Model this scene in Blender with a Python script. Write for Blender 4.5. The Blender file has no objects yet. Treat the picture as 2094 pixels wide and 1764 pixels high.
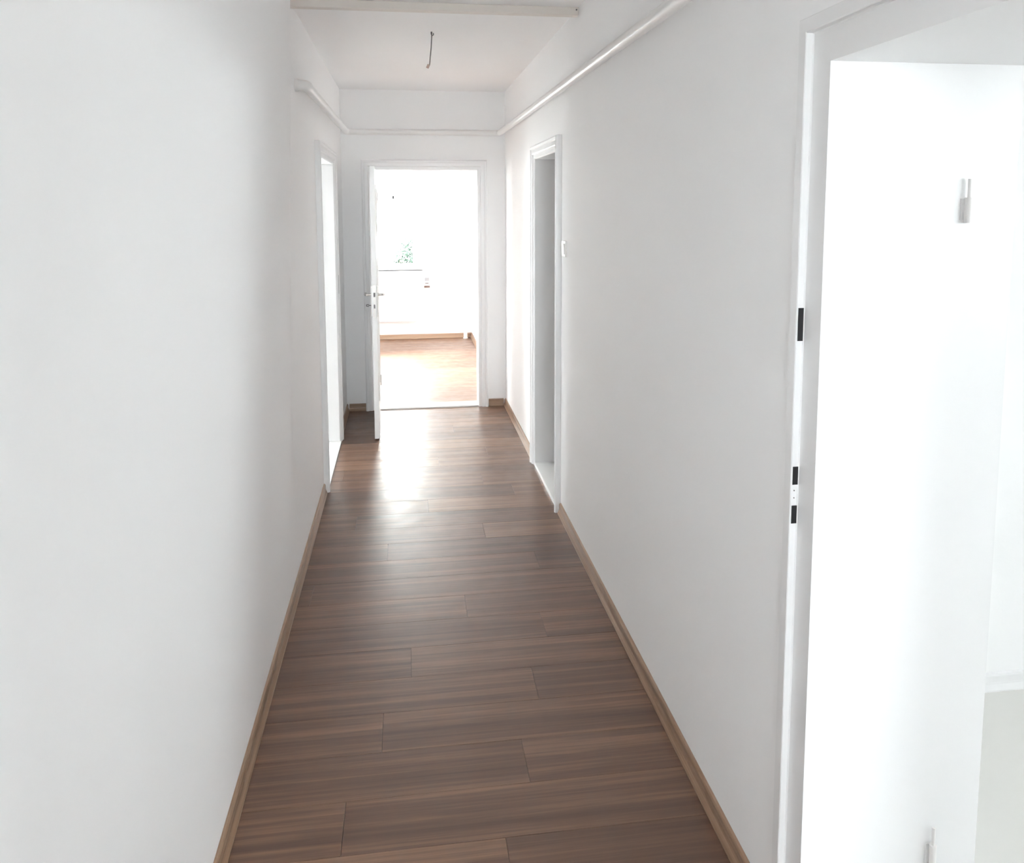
import bpy, bmesh, math, random
from mathutils import Vector, Matrix

random.seed(7)
S = bpy.context.scene
COL = S.collection

# ------------------------------------------------------------------ camera
# solved from the photograph: 2094 x 1764 px, focal length 1576.6 px
W_PX = 2094.0
F_PX, CY_PX = 1576.567, 578.83
YAW, PITCH, ROLL = 0.1370, 0.1005, 0.0030
CAM_Z = 1.65
cam_data = bpy.data.cameras.new('camera')
cam = bpy.data.objects.new('camera', cam_data)
COL.objects.link(cam)
cam_data.sensor_fit = 'HORIZONTAL'
cam_data.sensor_width = 36.0
cam_data.lens = F_PX / W_PX * 36.0
cam_data.shift_y = -(882.0 - CY_PX) / W_PX
cam_data.clip_start = 0.02
_f = Vector((math.sin(YAW) * math.cos(PITCH), math.cos(YAW) * math.cos(PITCH), -math.sin(PITCH)))
_r = Vector((math.cos(YAW), -math.sin(YAW), 0))
_d = _f.cross(_r)
_r2 = _r * math.cos(ROLL) + _d * math.sin(ROLL)
_d2 = _d * math.cos(ROLL) - _r * math.sin(ROLL)
_m = Matrix((( _r2.x, -_d2.x, -_f.x, 0), (_r2.y, -_d2.y, -_f.y, 0), (_r2.z, -_d2.z, -_f.z, CAM_Z), (0, 0, 0, 1)))
cam.matrix_world = _m
S.camera = cam

# ------------------------------------------------------------------ world, light, exposure
SKY = 23.0
world = bpy.data.worlds.new('overcast_sky')
S.world = world
world.use_nodes = True
bg = world.node_tree.nodes['Background']
bg.inputs['Color'].default_value = (0.925, 0.957, 1.005, 1)
bg.inputs['Strength'].default_value = SKY

sun_data = bpy.data.lights.new('hazy_sun', 'SUN')
sun_data.energy = 27.0
sun_data.angle = math.radians(9)
sun_data.color = (1.0, 0.97, 0.95)
sun = bpy.data.objects.new('hazy_sun', sun_data)
COL.objects.link(sun)
sun.rotation_euler = Vector((4.0, 0.60, -2.35)).to_track_quat('-Z', 'Z').to_euler()

S.view_settings.view_transform = 'Standard'
S.view_settings.look = 'None'
S.view_settings.exposure = 1.0
S.view_settings.gamma = 1.0
S.view_settings.use_curve_mapping = False
S.cycles.max_bounces = 16
S.cycles.diffuse_bounces = 12
S.cycles.glossy_bounces = 6
S.cycles.transparent_max_bounces = 12
S.cycles.sample_clamp_indirect = 8.0
S.cycles.use_denoising = True


def portal(name, loc, look, sx, sy):
    """daylight guide in a window opening (adds no light of its own)"""
    l = bpy.data.lights.new(name, 'AREA')
    l.shape = 'RECTANGLE'
    l.size, l.size_y = sx, sy
    l.cycles.is_portal = True
    o = bpy.data.objects.new(name, l)
    COL.objects.link(o)
    o.location = loc
    o.rotation_euler = Vector(look).to_track_quat('-Z', 'Z').to_euler()
    return o


# room dimensions
A, B, D, H = 0.4894, 0.8043, 6.2242, 2.551      # left wall, right wall, end wall, ceiling
BACK = -2.2                                      # wall behind the camera
FAR_Y = 9.58                                     # window wall of the far room
TE, TL, TR = 0.13, 0.15, 0.42                    # wall thicknesses
RX = B + TR                                      # inner face of the right room
RR_X, RR_Y0, RR_Y1 = 4.3, -1.9, 2.24             # right room
BX, BY0, BY1 = -2.5, 3.3, 6.1                    # bathroom on the left
FX0 = -3.2                                       # far room left wall

portal('window_daylight', (-0.50, FAR_Y + 0.25, 1.50), (0, -1, 0), 1.40, 1.30)
portal('window_daylight', (-2.30, FAR_Y + 0.25, 1.50), (0, -1, 0), 1.20, 1.30)
portal('window_daylight', (RR_X + 0.25, -0.775, 1.78), (-1, 0, 0), 1.85, 0.56)
portal('window_daylight', (3.65, RR_Y0 - 0.22, 1.65), (0, 1, 0), 0.8, 0.9)
portal('window_daylight', (0.16, BACK - 0.22, 1.60), (0, 1, 0), 0.80, 1.20)
portal('window_daylight', (FX0 - 0.22, 7.35, 1.45), (1, 0, 0), 1.70, 1.60)
portal('window_daylight', (BX - 0.25, 5.73, 1.40), (1, 0, 0), 0.66, 1.60)


# ------------------------------------------------------------------ materials
def new_mat(name):
    m = bpy.data.materials.new(name)
    m.use_nodes = True
    nt = m.node_tree
    return m, nt, nt.nodes['Principled BSDF'], nt.nodes, nt.links


def paint(name, col, rough, bump=0.0, scale=60.0, spec=0.5, mottled=0.0):
    m, nt, p, N, L = new_mat(name)
    p.inputs['Base Color'].default_value = (*col, 1)
    p.inputs['Roughness'].default_value = rough
    p.inputs['Specular IOR Level'].default_value = spec
    g = N.new('ShaderNodeNewGeometry')
    if mottled:
        n = N.new('ShaderNodeTexNoise')
        n.inputs['Scale'].default_value = 1.7
        n.inputs['Detail'].default_value = 4
        L.new(g.outputs['Position'], n.inputs['Vector'])
        mr = N.new('ShaderNodeMapRange')
        mr.inputs['To Min'].default_value = 1 - mottled
        mr.inputs['To Max'].default_value = 1 + mottled
        L.new(n.outputs['Fac'], mr.inputs['Value'])
        mx = N.new('ShaderNodeVectorMath')
        mx.operation = 'SCALE'
        mx.inputs[0].default_value = col
        L.new(mr.outputs['Result'], mx.inputs['Scale'])
        L.new(mx.outputs['Vector'], p.inputs['Base Color'])
    if bump:
        n = N.new('ShaderNodeTexNoise')
        n.inputs['Scale'].default_value = scale
        n.inputs['Detail'].default_value = 5
        L.new(g.outputs['Position'], n.inputs['Vector'])
        b = N.new('ShaderNodeBump')
        b.inputs['Strength'].default_value = bump
        b.inputs['Distance'].default_value = 0.004
        L.new(n.outputs['Fac'], b.inputs['Height'])
        L.new(b.outputs['Normal'], p.inputs['Normal'])
    return m


WALL = paint('white_wall_paint', (0.918, 0.918, 0.922), 0.75, 0.10, 45, 0.25, 0.012)
CEIL = paint('white_ceiling_paint', (0.915, 0.912, 0.915), 0.85, 0.10, 60, 0.2, 0.012)
LACQ = paint('white_gloss_lacquer', (0.85, 0.85, 0.855), 0.32, 0.05, 25, 0.5)
PIPE = paint('white_pipe_paint', (0.82, 0.81, 0.80), 0.28, 0.04, 40, 0.5)
BATT = paint('cream_batten_paint', (0.74, 0.70, 0.66), 0.5, 0.05, 40, 0.4)
PLAS = paint('white_plastic', (0.84, 0.83, 0.80), 0.3)
BLACK = paint('recess_shade_black', (0.012, 0.011, 0.013), 0.7)
DARKM = paint('dark_metal', (0.10, 0.09, 0.095), 0.45)
WIRE = paint('grey_wire', (0.13, 0.12, 0.12), 0.5)
TERM = paint('terminal_block', (0.55, 0.42, 0.38), 0.5)
TILE = paint('pale_floor_covering', (0.72, 0.71, 0.68), 0.35, 0.03, 30)
WTIL = paint('white_threshold', (0.80, 0.80, 0.79), 0.25)
CONC = paint('screed', (0.05, 0.035, 0.03), 0.9)
FACADE = paint('pale_render', (0.80, 0.80, 0.78), 0.9, 0.1, 20)
PAVE = paint('pale_paving', (0.42, 0.41, 0.39), 0.9, 0.2, 8)
BARK = paint('bark', (0.10, 0.07, 0.045), 0.9, 0.4, 60)
STRAP = paint('brown_strap', (0.16, 0.10, 0.085), 0.7)
RUBB = paint('grey_seal', (0.30, 0.30, 0.31), 0.6)


def metal(name, col, rough):
    m, nt, p, N, L = new_mat(name)
    p.inputs['Base Color'].default_value = (*col, 1)
    p.inputs['Metallic'].default_value = 1.0
    g = N.new('ShaderNodeNewGeometry')
    n = N.new('ShaderNodeTexNoise')
    n.inputs['Scale'].default_value = 180
    L.new(g.outputs['Position'], n.inputs['Vector'])
    mr = N.new('ShaderNodeMapRange')
    mr.inputs['To Min'].default_value = rough * 0.8
    mr.inputs['To Max'].default_value = rough * 1.2
    L.new(n.outputs['Fac'], mr.inputs['Value'])
    L.new(mr.outputs['Result'], p.inputs['Roughness'])
    return m


HINGEP = paint('hinge_paint', (0.86, 0.84, 0.83), 0.4)
STEEL = metal('satin_steel', (0.62, 0.60, 0.58), 0.32)
HINGE = metal('hinge_metal', (0.55, 0.50, 0.49), 0.4)


def glass_mat():
    m, nt, p, N, L = new_mat('window_glass')
    N.remove(p)
    t = N.new('ShaderNodeBsdfTransparent')
    t.inputs['Color'].default_value = (0.96, 0.98, 0.97, 1)
    gl = N.new('ShaderNodeBsdfGlossy')
    gl.inputs['Roughness'].default_value = 0.02
    fr = N.new('ShaderNodeFresnel')
    fr.inputs['IOR'].default_value = 1.45
    mx = N.new('ShaderNodeMixShader')
    L.new(fr.outputs['Fac'], mx.inputs['Fac'])
    L.new(t.outputs['BSDF'], mx.inputs[1])
    L.new(gl.outputs['BSDF'], mx.inputs[2])
    L.new(mx.outputs['Shader'], N['Material Output'].inputs['Surface'])
    return m


GLASS = glass_mat()


def leaf_mat():
    m, nt, p, N, L = new_mat('green_leaf')
    g = N.new('ShaderNodeNewGeometry')
    n = N.new('ShaderNodeTexNoise')
    n.inputs['Scale'].default_value = 9
    L.new(g.outputs['Position'], n.inputs['Vector'])
    r = N.new('ShaderNodeValToRGB')
    r.color_ramp.elements[0].position = 0.35
    r.color_ramp.elements[0].color = (0.003, 0.012, 0.006, 1)
    r.color_ramp.elements[1].position = 0.65
    r.color_ramp.elements[1].color = (0.008, 0.030, 0.014, 1)
    L.new(n.outputs['Fac'], r.inputs['Fac'])
    L.new(r.outputs['Color'], p.inputs['Base Color'])
    p.inputs['Roughness'].default_value = 0.55
    return m


LEAF = leaf_mat()


def wood(name, dark, mid, light, rough, plank_tone=True, brick=False, gloss_var=True):
    """streaky laminate: grain runs along world X, every board shifted by its own colour value"""
    m, nt, p, N, L = new_mat(name)
    g = N.new('ShaderNodeNewGeometry')
    oi = N.new('ShaderNodeObjectInfo')
    sep = N.new('ShaderNodeSeparateColor')
    L.new(oi.outputs['Color'], sep.inputs['Color'])
    off = N.new('ShaderNodeCombineXYZ')
    for i, k in enumerate(('Red', 'Green', 'Blue')):
        mu = N.new('ShaderNodeMath')
        mu.operation = 'MULTIPLY'
        mu.inputs[1].default_value = (37.0, 0.0, 11.0)[i]
        L.new(sep.outputs[k], mu.inputs[0])
        L.new(mu.outputs['Value'], off.inputs[i])
    add = N.new('ShaderNodeVectorMath')
    add.operation = 'ADD'
    L.new(g.outputs['Position'], add.inputs[0])
    L.new(off.outputs['Vector'], add.inputs[1])

    def noise(sx, sy, detail, dist=0.0, rgh=0.6):
        mp = N.new('ShaderNodeMapping')
        mp.inputs['Scale'].default_value = (sx, sy, sy)
        L.new(add.outputs['Vector'], mp.inputs['Vector'])
        n = N.new('ShaderNodeTexNoise')
        n.inputs['Scale'].default_value = 1.0
        n.inputs['Detail'].default_value = detail
        n.inputs['Roughness'].default_value = rgh
        n.inputs['Distortion'].default_value = dist
        L.new(mp.outputs['Vector'], n.inputs['Vector'])
        return n.outputs['Fac']
    broad = noise(0.55, 16.0, 3, 0.2)
    fine = noise(1.3, 95.0, 4, 0.15, 0.65)
    pore = noise(9.0, 420.0, 2, 0.0, 0.5)

    def mad(x, w, y=None):
        mu = N.new('ShaderNodeMath')
        mu.operation = 'MULTIPLY_ADD'
        L.new(x, mu.inputs[0])
        mu.inputs[1].default_value = w
        if y is None:
            mu.inputs[2].default_value = 0
        else:
            L.new(y, mu.inputs[2])
        return mu.outputs['Value']
    s = mad(pore, 0.14, mad(fine, 0.36, mad(broad, 0.50)))
    if plank_tone:
        tone = N.new('ShaderNodeMath')
        tone.operation = 'MULTIPLY_ADD'
        L.new(sep.outputs['Green'], tone.inputs[0])
        tone.inputs[1].default_value = 0.14
        tone.inputs[2].default_value = -0.07
        ad = N.new('ShaderNodeMath')
        ad.operation = 'ADD'
        L.new(s, ad.inputs[0])
        L.new(tone.outputs['Value'], ad.inputs[1])
        s = ad.outputs['Value']
    r = N.new('ShaderNodeValToRGB')
    e = r.color_ramp.elements
    e[0].position, e[0].color = 0.33, (*dark, 1)
    e[1].position, e[1].color = 0.70, (*light, 1)
    k = e.new(0.50)
    k.color = (*mid, 1)
    L.new(s, r.inputs['Fac'])
    L.new(r.outputs['Color'], p.inputs['Base Color'])
    # worn, smudged lacquer
    sm = N.new('ShaderNodeTexNoise')
    sm.inputs['Scale'].default_value = 11.0
    sm.inputs['Detail'].default_value = 5
    L.new(g.outputs['Position'], sm.inputs['Vector'])
    mr = N.new('ShaderNodeMapRange')
    mr.inputs['From Min'].default_value = 0.3
    mr.inputs['From Max'].default_value = 0.7
    mr.inputs['To Min'].default_value = rough - 0.05
    mr.inputs['To Max'].default_value = rough + 0.06
    L.new(sm.outputs['Fac'], mr.inputs['Value'])
    L.new(mr.outputs['Result'], p.inputs['Roughness'])
    b = N.new('ShaderNodeBump')
    b.inputs['Strength'].default_value = 0.12
    b.inputs['Distance'].default_value = 0.0006
    L.new(fine, b.inputs['Height'])
    L.new(b.outputs['Normal'], p.inputs['Normal'])
    p.inputs['Specular IOR Level'].default_value = 0.85
    return m


FLOORW = wood('brown_laminate', (0.064, 0.028, 0.016), (0.128, 0.063, 0.037), (0.27, 0.150, 0.086), 0.335)


def base_wood():
    m, nt, p, N, L = new_mat('light_brown_skirting')
    g = N.new('ShaderNodeNewGeometry')
    mp = N.new('ShaderNodeMapping')
    mp.inputs['Scale'].default_value = (1.5, 1.5, 160)
    L.new(g.outputs['Position'], mp.inputs['Vector'])
    n = N.new('ShaderNodeTexNoise')
    n.inputs['Scale'].default_value = 1.0
    n.inputs['Detail'].default_value = 4
    L.new(mp.outputs['Vector'], n.inputs['Vector'])
    r = N.new('ShaderNodeValToRGB')
    r.color_ramp.elements[0].position = 0.3
    r.color_ramp.elements[0].color = (0.235, 0.145, 0.092, 1)
    r.color_ramp.elements[1].position = 0.72
    r.color_ramp.elements[1].color = (0.36, 0.240, 0.160, 1)
    L.new(n.outputs['Fac'], r.inputs['Fac'])
    L.new(r.outputs['Color'], p.inputs['Base Color'])
    p.inputs['Roughness'].default_value = 0.30
    return m


SKIRT = base_wood()


# ------------------------------------------------------------------ mesh helpers
def link(name, bm, mat, parent=None, smooth=False, recalc=True):
    if recalc:
        bmesh.ops.recalc_face_normals(bm, faces=bm.faces)
    me = bpy.data.meshes.new(name)
    bm.to_mesh(me)
    bm.free()
    if smooth:
        for f in me.polygons:
            f.use_smooth = True
        try:
            me.set_sharp_from_angle(angle=math.radians(38))
        except Exception:
            pass
    me.materials.append(mat)
    o = bpy.data.objects.new(name, me)
    COL.objects.link(o)
    if parent is not None:
        o.parent = parent
    return o


def box(bm, x0, x1, y0, y1, z0, z1, bevel=0.0):
    vs = [bm.verts.new((x, y, z)) for x in (x0, x1) for y in (y0, y1) for z in (z0, z1)]
    fs = [(0, 1, 3, 2), (4, 6, 7, 5), (0, 4, 5, 1), (2, 3, 7, 6), (0, 2, 6, 4), (1, 5, 7, 3)]
    faces = [bm.faces.new([vs[i] for i in f]) for f in fs]
    if bevel:
        es = list({e for f in faces for e in f.edges})
        bmesh.ops.bevel(bm, geom=es, offset=bevel, segments=2, affect='EDGES', profile=0.6)


def bxo(name, x0, x1, y0, y1, z0, z1, mat, parent=None, bevel=0.0):
    bm = bmesh.new()
    box(bm, x0, x1, y0, y1, z0, z1, bevel)
    return link(name, bm, mat, parent)


def tube(bm, pts, rad, seg=16, cap=True):
    """round tube along a polyline (parallel transported rings)"""
    pts = [Vector(p) for p in pts]
    rads = rad if isinstance(rad, (list, tuple)) else [rad] * len(pts)
    rings = []
    t0 = (pts[1] - pts[0]).normalized()
    n = t0.orthogonal().normalized()
    for i, p in enumerate(pts):
        if i == 0:
            t = t0
        elif i == len(pts) - 1:
            t = (pts[i] - pts[i - 1]).normalized()
        else:
            t = ((pts[i] - pts[i - 1]).normalized() + (pts[i + 1] - pts[i]).normalized()).normalized()
        n = (n - t * n.dot(t)).normalized()
        b = t.cross(n)
        rings.append([bm.verts.new(p + (n * math.cos(2 * math.pi * k / seg) + b * math.sin(2 * math.pi * k / seg)) * rads[i]) for k in range(seg)])
    for a, c in zip(rings, rings[1:]):
        for k in range(seg):
            bm.faces.new((a[k], a[(k + 1) % seg], c[(k + 1) % seg], c[k]))
    if cap:
        bm.faces.new(rings[0][::-1])
        bm.faces.new(rings[-1])


def tubeo(name, pts, rad, mat, parent=None, seg=16):
    bm = bmesh.new()
    tube(bm, pts, rad, seg)
    return link(name, bm, mat, parent, smooth=True)


def prism(bm, prof, p0, p1, ax_u, ax_v, m0=None, m1=None):
    """extrude the closed 2-D profile [(u, v)] from p0 to p1; m0/m1 shift the ends per point for mitres"""
    p0, p1, ax_u, ax_v = Vector(p0), Vector(p1), Vector(ax_u), Vector(ax_v)
    d = (p1 - p0).normalized()
    r0 = [bm.verts.new(p0 + ax_u * u + ax_v * v - d * (m0(u, v) if m0 else 0)) for u, v in prof]
    r1 = [bm.verts.new(p1 + ax_u * u + ax_v * v + d * (m1(u, v) if m1 else 0)) for u, v in prof]
    n = len(prof)
    for k in range(n):
        bm.faces.new((r0[k], r0[(k + 1) % n], r1[(k + 1) % n], r1[k]))
    bm.faces.new(r0[::-1])
    bm.faces.new(r1)


def empty(name, loc):
    o = bpy.data.objects.new(name, None)
    COL.objects.link(o)
    o.location = loc
    o.empty_display_size = 0.1
    return o


def own(child, parent):
    """parent without moving (parents are translated empties)"""
    child.parent = parent
    child.matrix_parent_inverse = parent.matrix_basis.inverted()
    return child


def struct(o, label=None):
    o['kind'] = 'structure'
    if label:
        o['label'] = label
    return o


def thing(o, label, cat, group=None):
    o['label'] = label
    o['category'] = cat
    if group:
        o['group'] = group
    return o


def wall_x(bm, x0, x1, y0, y1, holes, z0=-0.05, z1=H + 0.02):
    """wall slab between x0..x1 running along Y, with holes (ya, yb, za, zb)"""
    y = y0
    for ya, yb, za, zb in sorted(holes):
        box(bm, x0, x1, y, ya, z0, z1)
        if za > z0:
            box(bm, x0, x1, ya, yb, z0, za)
        if zb < z1:
            box(bm, x0, x1, ya, yb, zb, z1)
        y = yb
    box(bm, x0, x1, y, y1, z0, z1)


def wall_y(bm, y0, y1, x0, x1, holes, z0=-0.05, z1=H + 0.02):
    x = x0
    for xa, xb, za, zb in sorted(holes):
        box(bm, x, xa, y0, y1, z0, z1)
        if za > z0:
            box(bm, xa, xb, y0, y1, z0, za)
        if zb < z1:
            box(bm, xa, xb, y0, y1, zb, z1)
        x = xb
    box(bm, x, x1, y0, y1, z0, z1)


# ------------------------------------------------------------------ openings
DT = 1.93                                  # clear height of the door frames
END = (-0.255, 0.575)                      # end doorway, clear in X
LFT = (4.505, 5.385)                       # left doorway, clear in Y
MID = (4.025, 4.712)                       # right doorway, clear in Y
BIG = (0.58, 1.42)                         # near right doorway, clear in Y
FO = 0.03                                  # frame thickness hidden in the wall

# ------------------------------------------------------------------ corridor walls
# left wall: the near stretch leans in towards the top and dies out in a soft rounded nose
NOSE0, NOSEA, NOSEM, NOSE1 = 2.00, 2.40, 3.10, 3.32
LEAN = 0.070


def left_x(y, z):
    sl = 0.62                                  # steady slope of the receding face
    g1 = 1.0 - sl * (NOSEA - NOSE0) / 2
    gm = g1 - sl * (NOSEM - NOSEA)
    if y <= NOSE0:
        g = 1.0
    elif y >= NOSE1:
        g = 0.0
    elif y <= NOSEA:
        g = 1.0 - sl * (y - NOSE0) ** 2 / (2 * (NOSEA - NOSE0))
    elif y <= NOSEM:
        g = g1 - sl * (y - NOSEA)
    else:
        t = (y - NOSEM) / (NOSE1 - NOSEM)
        g = gm * (2 * t ** 3 - 3 * t ** 2 + 1) - sl * (NOSE1 - NOSEM) * (t ** 3 - 2 * t ** 2 + t)
    return -A + LEAN * max(0.0, z - 0.1) * g


bm = bmesh.new()
ys = [BACK, -1, 0, 1, 1.6] + [NOSE0 + (NOSE1 - NOSE0) * i / 48 for i in range(49)] + [3.6]
zs = [-0.05, 0.1] + [0.1 + (H - 0.1) * i / 12 for i in range(1, 13)] + [H + 0.02]
grid = [[bm.verts.new((left_x(y, min(z, H)), y, z)) for z in zs] for y in ys]
back = [[bm.verts.new((-A - TL, y, z)) for z in (zs[0], zs[-1])] for y in (ys[0], ys[-1])]
for i in range(len(ys) - 1):
    for j in range(len(zs) - 1):
        bm.faces.new((grid[i][j], grid[i + 1][j], grid[i + 1][j + 1], grid[i][j + 1]))
bm.faces.new((back[0][0], back[0][1], back[1][1], back[1][0]))
bm.faces.new([grid[i][0] for i in range(len(ys))] + [back[1][0], back[0][0]])
bm.faces.new([grid[i][-1] for i in range(len(ys))][::-1] + [back[0][1], back[1][1]])
bm.faces.new([grid[0][j] for j in range(len(zs))] + [back[0][1], back[0][0]])
wall_x(bm, -A - TL, -A, 3.6, D + TE, [(LFT[0] - FO, LFT[1] + FO, -0.05, DT + FO)])
bmesh.ops.remove_doubles(bm, verts=bm.verts, dist=1e-5)
wl = struct(link('wall_left', bm, WALL), 'white painted left wall with a softly rounded nose')
for f in wl.data.polygons:
    f.use_smooth = True
wl.data.set_sharp_from_angle(angle=math.radians(25))

bm = bmesh.new()
wall_x(bm, B, RX, BACK, D + TE, [(-1.55, -0.65, -0.05, 2.0), (BIG[0] - 0.0955, BIG[1] + 0.0955, -0.05, 1.925 + 0.0955), (MID[0] - FO, MID[1] + FO, -0.05, DT + FO)])  # first hole: unseen opening behind the camera, added to let light in
struct(link('wall_right', bm, WALL), 'white painted right wall of the corridor')

bm = bmesh.new()
wall_y(bm, D, D + TE, -A, B, [(END[0] - FO, END[1] + FO, -0.05, DT + FO)])
struct(link('wall_end', bm, WALL), 'white end wall above and beside the open door')

bm = bmesh.new()
wall_y(bm, BACK - 0.2, BACK, -A - TL, RX, [(-0.24, 0.56, 1.00, 2.20)])
struct(link('wall_back', bm, WALL))

# ------------------------------------------------------------------ far room, right room, bathroom shells
bm = bmesh.new()
wall_y(bm, FAR_Y, FAR_Y + 0.30, FX0, B + 0.3, [(-2.90, -1.70, 0.85, 2.15), (-1.20, 0.205, 0.85, 2.15)])
struct(link('wall_far', bm, WALL), 'bright window wall of the far room')
struct(bxo('wall_far_right', B + 0.005, B + 0.3, D + TE, FAR_Y, -0.05, H + 0.02, WALL))
bm = bmesh.new()
wall_x(bm, FX0 - 0.2, FX0, D, FAR_Y + 0.3, [(6.50, 8.20, 0.65, 2.25)])
struct(link('wall_far_left', bm, WALL))
struct(bxo('wall_far_front', FX0, -A - TL, D, D + TE, -0.05, H + 0.02, WALL))

bm = bmesh.new()
wall_y(bm, RR_Y1, RR_Y1 + 0.2, RX, RR_X + 0.3, [])
struct(link('wall_right_room_end', bm, WALL), 'bright white wall inside the right hand room')
bm = bmesh.new()
wall_x(bm, RR_X, RR_X + 0.3, RR_Y0, RR_Y1, [(-1.70, 0.15, 1.50, 2.06)])
struct(link('wall_right_room_window', bm, WALL))
bm = bmesh.new()
wall_y(bm, RR_Y0 - 0.2, RR_Y0, RX, RR_X + 0.3, [(3.25, 4.05, 1.20, 2.10)])
struct(link('wall_right_room_back', bm, WALL))

bm = bmesh.new()
wall_x(bm, BX - 0.3, BX, BY0, BY1, [(5.40, 6.06, 0.60, 2.20)])
struct(link('wall_bathroom_window', bm, WALL))
struct(bxo('wall_bathroom_near', BX - 0.3, -A - TL, BY0 - 0.15, BY0, -0.05, H + 0.02, WALL))
struct(bxo('wall_bathroom_far', BX - 0.3, -A - TL, BY1, D, -0.05, H + 0.02, WALL))

struct(bxo('wall_store_back', 2.70, 2.85, RR_Y1 + 0.2, 5.0, -0.05, H + 0.02, WALL))
struct(bxo('wall_store_far', RX, 2.85, 5.0, 5.15, -0.05, H + 0.02, WALL))

# ceilings
struct(bxo('ceiling', RX, 2.85, RR_Y1 + 0.2, 5.15, H, H + 0.15, CEIL))
struct(bxo('ceiling', -A - TL, RX, BACK - 0.2, D + TE, H, H + 0.15, CEIL), 'white corridor ceiling')
struct(bxo('ceiling', FX0 - 0.2, RX, D + TE, FAR_Y + 0.3, H, H + 0.15, CEIL))
struct(bxo('ceiling', RX, RR_X + 0.3, RR_Y0 - 0.2, RR_Y1 + 0.2, H, H + 0.15, CEIL))
struct(bxo('ceiling', BX - 0.3, -A - TL, BY0 - 0.15, D + TE, H, H + 0.15, CEIL))

# ------------------------------------------------------------------ corridor floor, board by board
floor = struct(bxo('floor', -A - 0.02, B + 0.02, BACK, D + 0.02, -0.06, -0.009, CONC), 'dark brown streaky laminate floor')
PITCH_B = 0.1832
ROW0 = 3.135
JOINT = {-8: 0.234, -7: -0.190, -6: 0.330, -5: -0.097, -4: 0.420, -3: -0.005, -2: 0.515, -1: 0.223, 0: -0.42,
         1: 0.585, 2: -0.110, 3: 0.372, 4: -0.28, 5: 0.10, 6: 0.60, 7: 0.437, 8: -0.404, 9: 0.19, 10: 0.52, 11: -0.21}
TONE = {-8: (0.95, 0.35), -7: (0.72, 0.40), -6: (0.45, 0.62), -5: (0.66, 0.40), -4: (0.55, 0.30), -3: (0.45, 0.55),
        -2: (0.35, 0.62), -1: (0.62, 0.45), 1: (0.55, 0.25)}
GAP = 0.0005


def plank(x0, x1, y0, y1, tone):
    bm = bmesh.new()
    c = 0.0002
    x0, x1, y0, y1 = x0 + GAP, x1 - GAP, y0 + GAP, y1 - GAP
    cx, cy = (x0 + x1) / 2, (y0 + y1) / 2
    lo = [bm.verts.new((x - cx, y - cy, -0.009)) for x, y in ((x0, y0), (x1, y0), (x1, y1), (x0, y1))]
    md = [bm.verts.new((x - cx, y - cy, -c * 0.6)) for x, y in ((x0, y0), (x1, y0), (x1, y1), (x0, y1))]
    up = [bm.verts.new((x - cx, y - cy, 0.0)) for x, y in ((x0 + c, y0 + c), (x1 - c, y0 + c), (x1 - c, y1 - c), (x0 + c, y1 - c))]
    for a_, b_ in ((lo, md), (md, up)):
        for k in range(4):
            bm.faces.new((a_[k], a_[(k + 1) % 4], b_[(k + 1) % 4], b_[k]))
    bm.faces.new(up)
    bm.faces.new(lo[::-1])
    o = link('plank', bm, FLOORW, floor)
    o.location = (cx, cy, 0)
    o.color = (random.random(), tone, random.random(), 1)
    return o


k = math.floor((BACK - ROW0) / PITCH_B)
while ROW0 + k * PITCH_B < D:
    y0 = max(BACK, ROW0 + k * PITCH_B)
    y1 = min(D + 0.012, ROW0 + (k + 1) * PITCH_B)
    j = JOINT.get(k, -A + 0.25 + random.random() * (A + B - 0.5))
    xs = sorted([x for x in (j - 1.29, j, j + 1.29) if -A + 0.02 < x < B - 0.02])
    xs = [-A - 0.01] + xs + [B + 0.01]
    tn = TONE.get(k, (random.random(), random.random()))
    for q in range(len(xs) - 1):
        plank(xs[q], xs[q + 1], y0, y1, tn[q % 2])
    k += 1

struct(bxo('floor', FX0, B + 0.01, D + TE, FAR_Y, -0.06, -0.002, FLOORW), 'pale lit laminate floor beyond the end door')
struct(bxo('floor', RX, RR_X, RR_Y0, RR_Y1, -0.06, 0.0, TILE), 'pale floor inside the right hand room')
struct(bxo('floor', BX, -A - TL, BY0, BY1, -0.06, 0.008, WTIL), 'white bathroom floor')

struct(bxo('floor', RX, 2.70, RR_Y1 + 0.2, 5.0, -0.06, 0.0, TILE))

# thresholds
struct(bxo('trim_1', END[0], END[1], D - 0.012, D + TE + 0.006, -0.02, 0.012, WTIL, bevel=0.004), 'white door threshold at the end doorway')
struct(bxo('trim_2', -A - TL - 0.01, -A + 0.022, LFT[0], LFT[1], -0.02, 0.010, WTIL, bevel=0.003), 'white threshold of the left doorway')
struct(bxo('trim_3', B - 0.014, RX + 0.005, MID[0], MID[1], -0.02, 0.020, WTIL, bevel=0.004), 'white threshold of the right doorway')
struct(bxo('trim_4', B + 0.01, RX + 0.005, BIG[0], BIG[1], -0.02, 0.004, TILE))

# ------------------------------------------------------------------ skirting boards
SKP = [(0, 0), (0.019, 0), (0.019, 0.005), (0.0115, 0.022), (0.0100, 0.030), (0.0100, 0.050), (0.0070, 0.057), (0, 0.059)]


def skirting(name, p0, p1, out, label=None, mat=None, h=1.0):
    bm = bmesh.new()
    prism(bm, [(u, v * h) for u, v in SKP], p0, p1, out, (0, 0, 1))
    o = link(name, bm, mat or SKIRT)
    struct(o, label)
    return o


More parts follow.
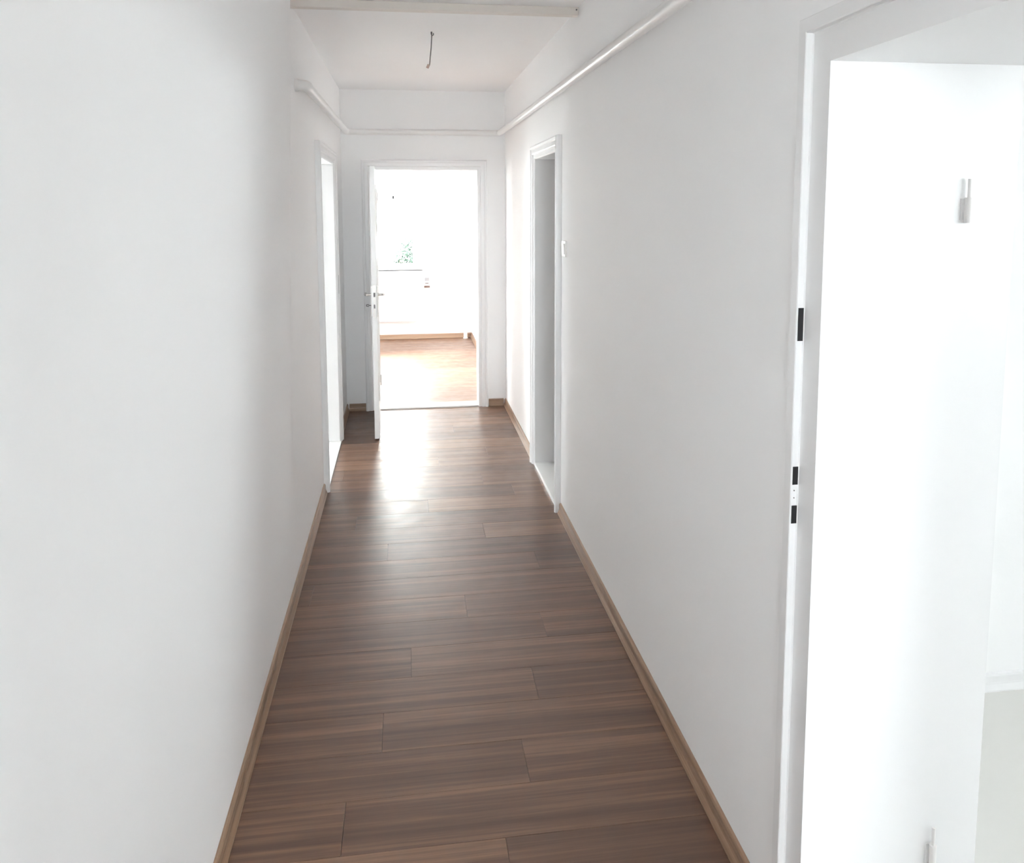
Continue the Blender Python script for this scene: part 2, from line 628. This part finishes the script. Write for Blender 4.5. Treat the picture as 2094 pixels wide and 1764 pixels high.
CAS = 0.082                                # width of the door casings
skirting('baseboard_left', (-A, BACK, 0), (-A, LFT[0] - CAS - 0.012, 0), (1, 0, 0), 'light brown wooden skirting along the left wall')
skirting('baseboard_left', (-A, LFT[1] + CAS + 0.004, 0), (-A, D, 0), (1, 0, 0), 'short light brown skirting beyond the left doorway')
skirting('baseboard_right', (B, BIG[1] + 0.10, 0), (B, MID[0] - CAS - 0.012, 0), (-1, 0, 0), 'light brown wooden skirting along the right wall')
skirting('baseboard_right', (B, MID[1] + CAS + 0.004, 0), (B, D, 0), (-1, 0, 0), 'light brown skirting between right doorway and end wall')
skirting('baseboard_end', (-A + 0.019, D, 0), (END[0] - CAS, D, 0), (0, -1, 0), 'short skirting left of the end door')
skirting('baseboard_end', (END[1] + CAS + 0.004, D, 0), (B - 0.019, D, 0), (0, -1, 0), 'short skirting right of the end door')
skirting('baseboard_far', (FX0, FAR_Y, 0), (B, FAR_Y, 0), (0, -1, 0), 'light brown skirting of the far room')
skirting('baseboard_far', (B + 0.005, D + TE, 0), (B + 0.005, FAR_Y - 0.019, 0), (-1, 0, 0))
skirting('baseboard_right_room', (RX, RR_Y1, 0), (RR_X, RR_Y1, 0), (0, -1, 0), 'white skirting in the right hand room', LACQ)

# ------------------------------------------------------------------ door frames
CASING = [(0.0, 0.010), (0.006, 0.016), (0.026, 0.016), (0.030, 0.023), (0.034, 0.025), (0.056, 0.025), (0.060, 0.031), (0.072, 0.033), (0.080, 0.028), (CAS, 0.018), (CAS, 0.0), (FO - 0.004, 0.0)]


def frame(parent, prof, origin, s_axis, out, s0, s1, top, thick, mat=LACQ):
    """three mitred pieces of a door frame around the opening s0..s1 x 0..top"""
    s_axis, out, origin = Vector(s_axis), Vector(out), Vector(origin)
    full = [(0.0, -thick)] + prof + [(prof[-1][0], -thick)]
    up = Vector((0, 0, 1))
    obs = []
    for s, sg in ((s0, -1), (s1, 1)):
        bm = bmesh.new()
        prism(bm, full, origin + s_axis * s, origin + s_axis * s + up * top, s_axis * sg, out, None, lambda u, v: u)
        obs.append(own(link('jamb', bm, mat), parent))
    bm = bmesh.new()
    prism(bm, full, origin + s_axis * s0 + up * top, origin + s_axis * s1 + up * top, up, out, lambda u, v: u, lambda u, v: u)
    obs.append(own(link('head', bm, mat), parent))
    return obs


# --- end doorway with its open leaf
d1 = struct(empty('door_1', (END[0], D, 0)), 'open white panelled door at the end of the corridor')
frame(d1, CASING, (0, D, 0), (1, 0, 0), (0, -1, 0), END[0], END[1], DT, TE + 0.004)
# leaf: hinged on the left jamb, swung into the corridor
LW, LT, LH = 0.800, 0.034, 1.912
leaf_root = Matrix.Translation((-0.222, D - 0.026, 0.010)) @ Matrix.Rotation(math.radians(-88.7), 4, 'Z')
# leaf local frame: +x from hinge to lock edge, +y = face that shows to the right of the picture


def leafpart(name, bm, mat, parent=None, smooth=False):
    bmesh.ops.transform(bm, matrix=leaf_root, verts=bm.verts)
    o = link(name, bm, mat, None, smooth)
    return own(o, d1) if parent is None else _sub(o, parent)


def _sub(o, parent):
    bpy.context.view_layer.update()
    o.parent = parent
    o.matrix_parent_inverse = parent.matrix_world.inverted()
    return o


bm = bmesh.new()
box(bm, 0, LW, -LT, 0, 0, LH, 0.0025)
leaf = leafpart('leaf', bm, LACQ)


def moulding(z0, z1, x0, x1, y, sgn):
    bm = bmesh.new()
    w, h = 0.022, 0.007
    pr = [(0, 0), (0, 0.003), (0.006, h), (0.014, h), (w, 0.0)]
    yv = Vector((0, sgn, 0))
    for p0, p1, au in (((x0, y, z0), (x1, y, z0), (0, 0, 1)), ((x0, y, z1), (x1, y, z1), (0, 0, -1)),
                       ((x0, y, z0), (x0, y, z1), (1, 0, 0)), ((x1, y, z0), (x1, y, z1), (-1, 0, 0))):
        prism(bm, pr, p0, p1, au, yv, lambda u, v: -u, lambda u, v: -u)
    leafpart('panel_moulding', bm, LACQ, leaf)


for yy, sg in ((0.0, 1), (-LT, -1)):
    moulding(1.42, 1.79, 0.13, LW - 0.13, yy, sg)
    moulding(0.24, 1.27, 0.13, LW - 0.13, yy, sg)
# lock: face plate on the edge with latch and bolt, back plates, levers, key
bm = bmesh.new()
box(bm, LW - 0.001, LW + 0.0015, -LT / 2 - 0.011, -LT / 2 + 0.011, 0.860, 1.095, 0.0005)
lock = leafpart('lock_plate', bm, STEEL, leaf)
bm = bmesh.new()
box(bm, LW + 0.001, LW + 0.006, -LT / 2 - 0.006, -LT / 2 + 0.006, 1.010, 1.040, 0.001)
leafpart('latch', bm, DARKM, leaf)
bm = bmesh.new()
box(bm, LW + 0.001, LW + 0.0025, -LT / 2 - 0.005, -LT / 2 + 0.005, 0.930, 0.958)
leafpart('bolt', bm, DARKM, leaf)
for yy, sg in ((0.0, 1), (-LT, -1)):
    bm = bmesh.new()
    xa = LW - 0.062
    y0, y1 = sorted((yy, yy + sg * 0.007))
    box(bm, xa - 0.019, xa + 0.019, y0, y1, 0.865, 1.080, 0.002)
    leafpart('back_plate', bm, STEEL, leaf)
    bm = bmesh.new()
    zc = 1.020
    tube(bm, [(xa, yy + sg * 0.004, zc), (xa, yy + sg * 0.022, zc), (xa, yy + sg * 0.034, zc)], [0.0105, 0.0095, 0.0095], 14)
    tube(bm, [(xa + 0.004, yy + sg * 0.034, zc), (xa - 0.012, yy + sg * 0.044, zc), (xa - 0.035, yy + sg * 0.049, zc), (xa - 0.105, yy + sg * 0.049, zc - 0.003), (xa - 0.122, yy + sg * 0.044, zc - 0.004)],
         [0.0095, 0.0105, 0.0100, 0.0085, 0.0065], 14)
    leafpart('door_handle', bm, STEEL, leaf, True)
bm = bmesh.new()
tube(bm, [(xa, -LT - 0.005, 0.944), (xa, -LT - 0.026, 0.944)], 0.003, 10)
tube(bm, [(xa, -LT - 0.024, 0.937), (xa, -LT - 0.040, 0.939), (xa, -LT - 0.040, 0.949), (xa, -LT - 0.024, 0.951)], 0.0028, 8)
leafpart('key', bm, DARKM, leaf, True)
for z in (0.20, 1.66):
    bm = bmesh.new()
    tube(bm, [(0.0, 0.006, z), (0.0, 0.006, z + 0.09)], 0.007, 12)
    leafpart('hinge', bm, STEEL, leaf, True)

# --- left doorway
d2 = struct(empty('door_2', (-A, (LFT[0] + LFT[1]) / 2, 0)), 'white framed doorway in the left wall')
frame(d2, CASING, (-A, 0, 0), (0, 1, 0), (1, 0, 0), LFT[0], LFT[1], DT, TL + 0.004)
own(bxo('strike_plate', -A + 0.014, -A + 0.0262, LFT[1] + 0.036, LFT[1] + 0.050, 1.045, 1.175, RUBB), d2)

# --- right middle doorway, open to an unlit store room
d3 = struct(empty('door_3', (B, (MID[0] + MID[1]) / 2, 0)), 'white framed doorway in the right wall with a deep grey reveal')
frame(d3, CASING, (B, 0, 0), (0, 1, 0), (-1, 0, 0), MID[0], MID[1], DT, TR)

# --- near right doorway: rebated frame, no leaf, strike slots and hinge halves left on the jamb
BIGP = [(0.0, -0.0115), (0.063, -0.0115), (0.066, -0.009), (0.066, 0.0035), (0.068, 0.005), (0.094, 0.005), (0.096, 0.003), (0.096, -0.02)]
d4 = struct(empty('door_4', (B, (BIG[0] + BIG[1]) / 2, 0)), 'white steel frame of the bright near right doorway')
frame(d4, BIGP, (B, 0, 0), (0, 1, 0), (-1, 0, 0), BIG[0], BIG[1], 1.925, TR + 0.004)
yj = BIG[1] + 0.066
for z0, z1 in ((1.368, 1.437), (1.060, 1.099), (0.975, 1.014)):
    own(bxo('strike_slot_shade', B - 0.0015, B + 0.0105, yj - 0.0012, yj + 0.006, z0, z1, BLACK), d4)  # black block paints the shade inside a strike slot; no hole is cut
for z in (1.047, 1.031):
    bm = bmesh.new()
    tube(bm, [(B + 0.003, yj - 0.0010, z), (B + 0.003, yj + 0.002, z)], 0.0013, 8)
    own(link('screw_hole_shade', bm, DARKM), d4)  # dark disc paints the shade of a small screw hole
for z0, z1 in ((1.612, 1.700), (0.205, 0.300)):
    hx, hy = 1.118, BIG[1] - 0.009
    bm = bmesh.new()
    tube(bm, [(hx, hy, z0), (hx, hy, z0 + (z1 - z0) * 0.58)], 0.0075, 14)
    hg = own(link('hinge', bm, HINGEP, None, True), d4)
    bm = bmesh.new()
    box(bm, hx - 0.012, hx + 0.010, BIG[1] - 0.003, BIG[1] + 0.002, z0 + 0.006, z0 + (z1 - z0) * 0.55, 0.001)
    _sub(link('hinge_plate', bm, LACQ), hg)
    bm = bmesh.new()
    tube(bm, [(hx, hy, z0 + (z1 - z0) * 0.58), (hx, hy, z1)], 0.0038, 10)
    _sub(link('hinge_pin', bm, HINGEP, None, True), hg)


# ------------------------------------------------------------------ windows
def window(n, axis, lo, hi, z0, z1, plane, inward, label, mull=True):
    """casement window set in the wall plane; axis 'x' runs along X (wall faces Y)"""
    def P(s, t):
        return (s, plane + t, 0) if axis == 'x' else (plane + t, s, 0)
    root = struct(empty('window_%d' % n, P((lo + hi) / 2, 0)[:2] + (z0,)), label)

    def bb(name, s0, s1, t0, t1, za, zb, mat, bev=0.004):
        a, b = P(s0, t0), P(s1, t1)
        x0, x1 = sorted((a[0], b[0]))
        y0, y1 = sorted((a[1], b[1]))
        return own(bxo(name, x0, x1, y0, y1, za, zb, mat, bevel=bev), root)
    q = inward
    t0, t1 = -0.035 * q, 0.035 * q
    bb('frame_stile', lo, lo + 0.07, t0, t1, z0, z1, LACQ)
    bb('frame_stile', hi - 0.115, hi, t0, t1, z0, z1, LACQ)
    bb('frame_rail', lo + 0.07, hi - 0.115, t0, t1, z0, z0 + 0.08, LACQ)
    bb('frame_rail', lo + 0.07, hi - 0.115, t0, t1, z1 - 0.07, z1, LACQ)
    mid = (lo + hi) / 2
    if mull:
        bb('mullion', mid - 0.05, mid + 0.05, t0, t1, z0 + 0.08, z1 - 0.07, LACQ)
        spans = ((lo + 0.07, mid - 0.05), (mid + 0.05, hi - 0.115))
    else:
        spans = ((lo + 0.07, hi - 0.115),)
    for s0, s1 in spans:
        bb('pane', s0, s1, -0.003, 0.003, z0 + 0.08, z1 - 0.07, GLASS, 0.0)
    return root, bb


w1, bb1 = window(1, 'x', -1.20, 0.205, 0.85, 2.15, FAR_Y + 0.15, -1, 'bright window of the far room seen through the end doorway')
own(bxo('window_sill', -1.26, 0.27, FAR_Y - 0.05, FAR_Y + 0.12, 0.822, 0.850, LACQ, bevel=0.006), w1)
window(2, 'x', -2.90, -1.70, 0.85, 2.15, FAR_Y + 0.15, -1, None)
window(3, 'y', -1.70, 0.15, 1.50, 2.06, RR_X + 0.15, -1, None)
window(4, 'y', 5.40, 6.06, 0.60, 2.20, BX - 0.15, 1, None, False)

window(7, 'x', -0.24, 0.56, 1.00, 2.20, BACK - 0.1, 1, None, False)  # unseen window behind the camera, added as fill light for the corridor
window(6, 'x', 3.25, 4.05, 1.20, 2.10, RR_Y0 - 0.1, 1, None)  # unseen extra window, added to brighten the near right reveal and room wall
window(5, 'y', 6.50, 8.20, 0.65, 2.25, FX0 - 0.1, 1, None)  # unseen side window, added for stronger bounce light in the far room

# ------------------------------------------------------------------ heating pipe round the corridor
pr = thing(empty('heating_pipe', (B - 0.05, 3.0, 2.212)), 'white painted heating pipe running high along three corridor walls', 'pipe')
PR = 0.0225
PO = 0.050
ZL, ZE, ZR = 2.200, 2.222, 2.205
own(tubeo('pipe_run', [(-A + PO, 3.72, ZL), (-A + PO, D - PO - 0.03, ZE)], PR, PIPE), pr)
own(tubeo('pipe_run', [(-A + PO + 0.03, D - PO, ZE), (B - PO - 0.03, D - PO, ZE)], PR, PIPE), pr)
own(tubeo('pipe_run', [(B - PO, D - PO - 0.03, ZE), (B - PO, 2.1, ZR + 0.004), (B - PO, BACK, ZR)], PR, PIPE), pr)


def elbow(c0, corner, c1, r=PR + 0.0015):
    a_, c_, b_ = Vector(c0), Vector(corner), Vector(c1)
    pts = []
    for i in range(9):
        t = i / 8
        pts.append(a_ * (1 - t) ** 2 + c_ * 2 * t * (1 - t) + b_ * t * t)
    return own(tubeo('elbow', pts, r, PIPE), pr)


elbow((-A + PO, D - PO - 0.035, ZE), (-A + PO, D - PO, ZE), (-A + PO + 0.035, D - PO, ZE))
elbow((B - PO - 0.035, D - PO, ZE), (B - PO, D - PO, ZE), (B - PO, D - PO - 0.035, ZE))
elbow((-A + PO, 3.745, ZL), (-A + PO, 3.700, ZL), (-A + 0.012, 3.700, ZL), PR + 0.003)
own(tubeo('wall_collar', [(-A + 0.0005, 3.700, ZL), (-A + 0.016, 3.700, ZL)], PR + 0.006, PIPE), pr)

# ------------------------------------------------------------------ ceiling batten
bt = thing(bxo('ceiling_batten', -A + 0.001, B - 0.001, 3.560, 3.605, H - 0.036, H, BATT, bevel=0.003),
           'cream painted batten fixed across the corridor ceiling', 'batten')
bm = bmesh.new()
tube(bm, [(B - 0.012, 3.5605, H - 0.012), (B - 0.012, 3.5575, H - 0.012)], 0.0035, 10)
own(link('screw', bm, DARKM), bt)

# ------------------------------------------------------------------ bare lamp cable
lc = thing(empty('lamp_cable', (0.154, 4.146, H)), 'bare grey lamp cable hanging from the ceiling', 'cable')
bm = bmesh.new()
tube(bm, [(0.150, 4.146, H + 0.001), (0.150, 4.146, H - 0.012), (0.155, 4.146, H - 0.020), (0.162, 4.146, H - 0.016), (0.162, 4.146, H - 0.007)], 0.0022, 8)
own(link('ceiling_hook', bm, DARKM, None, True), lc)
own(tubeo('wire', [(0.153, 4.146, H + 0.001), (0.1525, 4.146, H - 0.03), (0.149, 4.145, H - 0.08), (0.1435, 4.147, H - 0.13), (0.140, 4.146, H - 0.172)], 0.0024, WIRE, None, 8), lc)
own(tubeo('wire', [(0.157, 4.147, H + 0.001), (0.1555, 4.148, H - 0.03), (0.1515, 4.149, H - 0.08), (0.1465, 4.148, H - 0.13), (0.1425, 4.147, H - 0.172)], 0.0018, PLAS, None, 8), lc)
bm = bmesh.new()
box(bm, -0.008, 0.006, -0.006, 0.006, -0.020, 0.0, 0.0015)
bmesh.ops.transform(bm, matrix=Matrix.Translation((0.137, 4.146, H - 0.168)) @ Matrix.Rotation(math.radians(25), 4, 'Y'), verts=bm.verts)
own(link('terminal_block', bm, TERM), lc)

# ------------------------------------------------------------------ light switch
sw = thing(empty('light_switch', (B, 3.842, 1.43)), 'white light switch on the wall beside the right doorway', 'light switch')
own(bxo('switch_frame', B - 0.011, B + 0.001, 3.802, 3.882, 1.390, 1.470, PLAS, bevel=0.003), sw)
bm = bmesh.new()
prism(bm, [(0, 0), (0.0035, 0), (0.0060, 0.054), (0, 0.054)], (B - 0.0105, 3.815, 1.403), (B - 0.0105, 3.869, 1.403), (-1, 0, 0), (0, 0, 1))
own(link('rocker', bm, PLAS), sw)

# ------------------------------------------------------------------ far room things
rd = thing(empty('radiator', (-0.42, FAR_Y - 0.09, 0.23)), 'flat white radiator under the far room window', 'radiator')
own(bxo('front_panel', -0.98, 0.125, FAR_Y - 0.105, FAR_Y - 0.090, 0.235, 0.735, LACQ, bevel=0.006), rd)
own(bxo('back_panel', -0.98, 0.125, FAR_Y - 0.055, FAR_Y - 0.040, 0.235, 0.735, LACQ, bevel=0.006), rd)
own(bxo('top_grille', -0.98, 0.125, FAR_Y - 0.1045, FAR_Y - 0.0405, 0.732, 0.745, LACQ, bevel=0.003), rd)
for x in (-0.98, 0.115):
    own(bxo('side_cover', x, x + 0.010, FAR_Y - 0.1045, FAR_Y - 0.0405, 0.24, 0.735, LACQ, bevel=0.002), rd)
for x in (-0.8, -0.05):
    own(bxo('wall_bracket', x, x + 0.03, FAR_Y - 0.045, FAR_Y - 0.0005, 0.35, 0.65, LACQ), rd)
fit = thing(empty('wall_fitting', (0.255, FAR_Y, 0.70)), 'small white wall fitting with dark slots beside the far window', 'wall fitting')
own(bxo('cover_plate', 0.212, 0.298, FAR_Y - 0.012, FAR_Y - 0.0002, 0.625, 0.770, PLAS, bevel=0.003), fit)
own(bxo('slot', 0.232, 0.276, FAR_Y - 0.0135, FAR_Y - 0.010, 0.688, 0.698, DARKM), fit)
own(bxo('strap_end', 0.220, 0.290, FAR_Y - 0.024, FAR_Y - 0.010, 0.640, 0.662, STRAP, bevel=0.002), fit)
own(bxo('label_plate', 0.228, 0.282, FAR_Y - 0.0130, FAR_Y - 0.011, 0.722, 0.762, RUBB), fit)
rp = thing(empty('riser_pipe', (0.725, FAR_Y - 0.06, 0)), 'white upright pipe in the far corner of the end room', 'pipe')
own(tubeo('pipe_run', [(0.725, FAR_Y - 0.055, -0.004), (0.725, FAR_Y - 0.055, H + 0.003)], 0.024, PIPE), rp)
own(tubeo('floor_rosette', [(0.725, FAR_Y - 0.055, -0.003), (0.725, FAR_Y - 0.055, 0.006)], 0.030, PIPE), rp)

# ------------------------------------------------------------------ outside
struct(bxo('ground', -30, 30, -30, 60, -0.65, -0.60, PAVE))
sh = thing(empty('shrub', (0.12, 13.2, -0.6)), 'leafy green shrub outside the far window', 'shrub')
rs = random.Random(3)
bm = bmesh.new()
for i in range(5):
    a_ = rs.random() * 6.28
    tube(bm, [(0.12, 13.2, -0.6), (0.12 + 0.10 * math.cos(a_), 13.2 + 0.1 * math.sin(a_), 0.1), (0.12 + 0.24 * math.cos(a_), 13.2 + 0.24 * math.sin(a_), 0.75)], [0.02, 0.014, 0.006], 7)
own(link('stem', bm, BARK), sh)
bm = bmesh.new()
for i in range(1500):
    u, v, w = rs.gauss(0, 1), rs.gauss(0, 1), rs.gauss(0, 1)
    n = math.sqrt(u * u + v * v + w * w)
    rr = rs.random() ** 0.4
    c = Vector((0.10 + 0.32 * rr * u / n, 13.2 + 0.32 * rr * v / n, 0.70 + 0.42 * rr * w / n))
    ax = Vector((rs.gauss(0, 1), rs.gauss(0, 1), rs.gauss(0, 0.6))).normalized()
    sd = ax.orthogonal().normalized()
    sd.rotate(Matrix.Rotation(rs.random() * 6.28, 3, ax))
    nn = ax.cross(sd)
    l_, w_ = 0.030 + 0.02 * rs.random(), 0.013
    v0 = bm.verts.new(c - ax * l_)
    v1 = bm.verts.new(c + sd * w_ + nn * 0.004)
    v2 = bm.verts.new(c + ax * l_)
    v3 = bm.verts.new(c - sd * w_ + nn * 0.004)
    bm.faces.new((v0, v1, v2))
    bm.faces.new((v0, v2, v3))
fo = own(link('foliage', bm, LEAF, recalc=False), sh)
fo['kind'] = 'stuff'

bd = thing(empty('neighbouring_building', (0, 24, -0.6)), 'pale neighbouring building faintly visible through the far window', 'building')
own(bxo('facade', -14, 14, 24, 25, -0.6, 9, FACADE), bd)
for x, z in ((-0.62, 1.85), (-0.08, 1.2), (-3.0, 1.85), (2.6, 1.85)):
    f_ = own(bxo('window_frame', x - 0.30, x + 0.30, 23.97, 24.02, z, z + 0.75, LACQ), bd)
    o = bxo('pane', x - 0.24, x + 0.24, 23.962, 23.969, z + 0.06, z + 0.69, GLASS)
    _sub(o, f_)
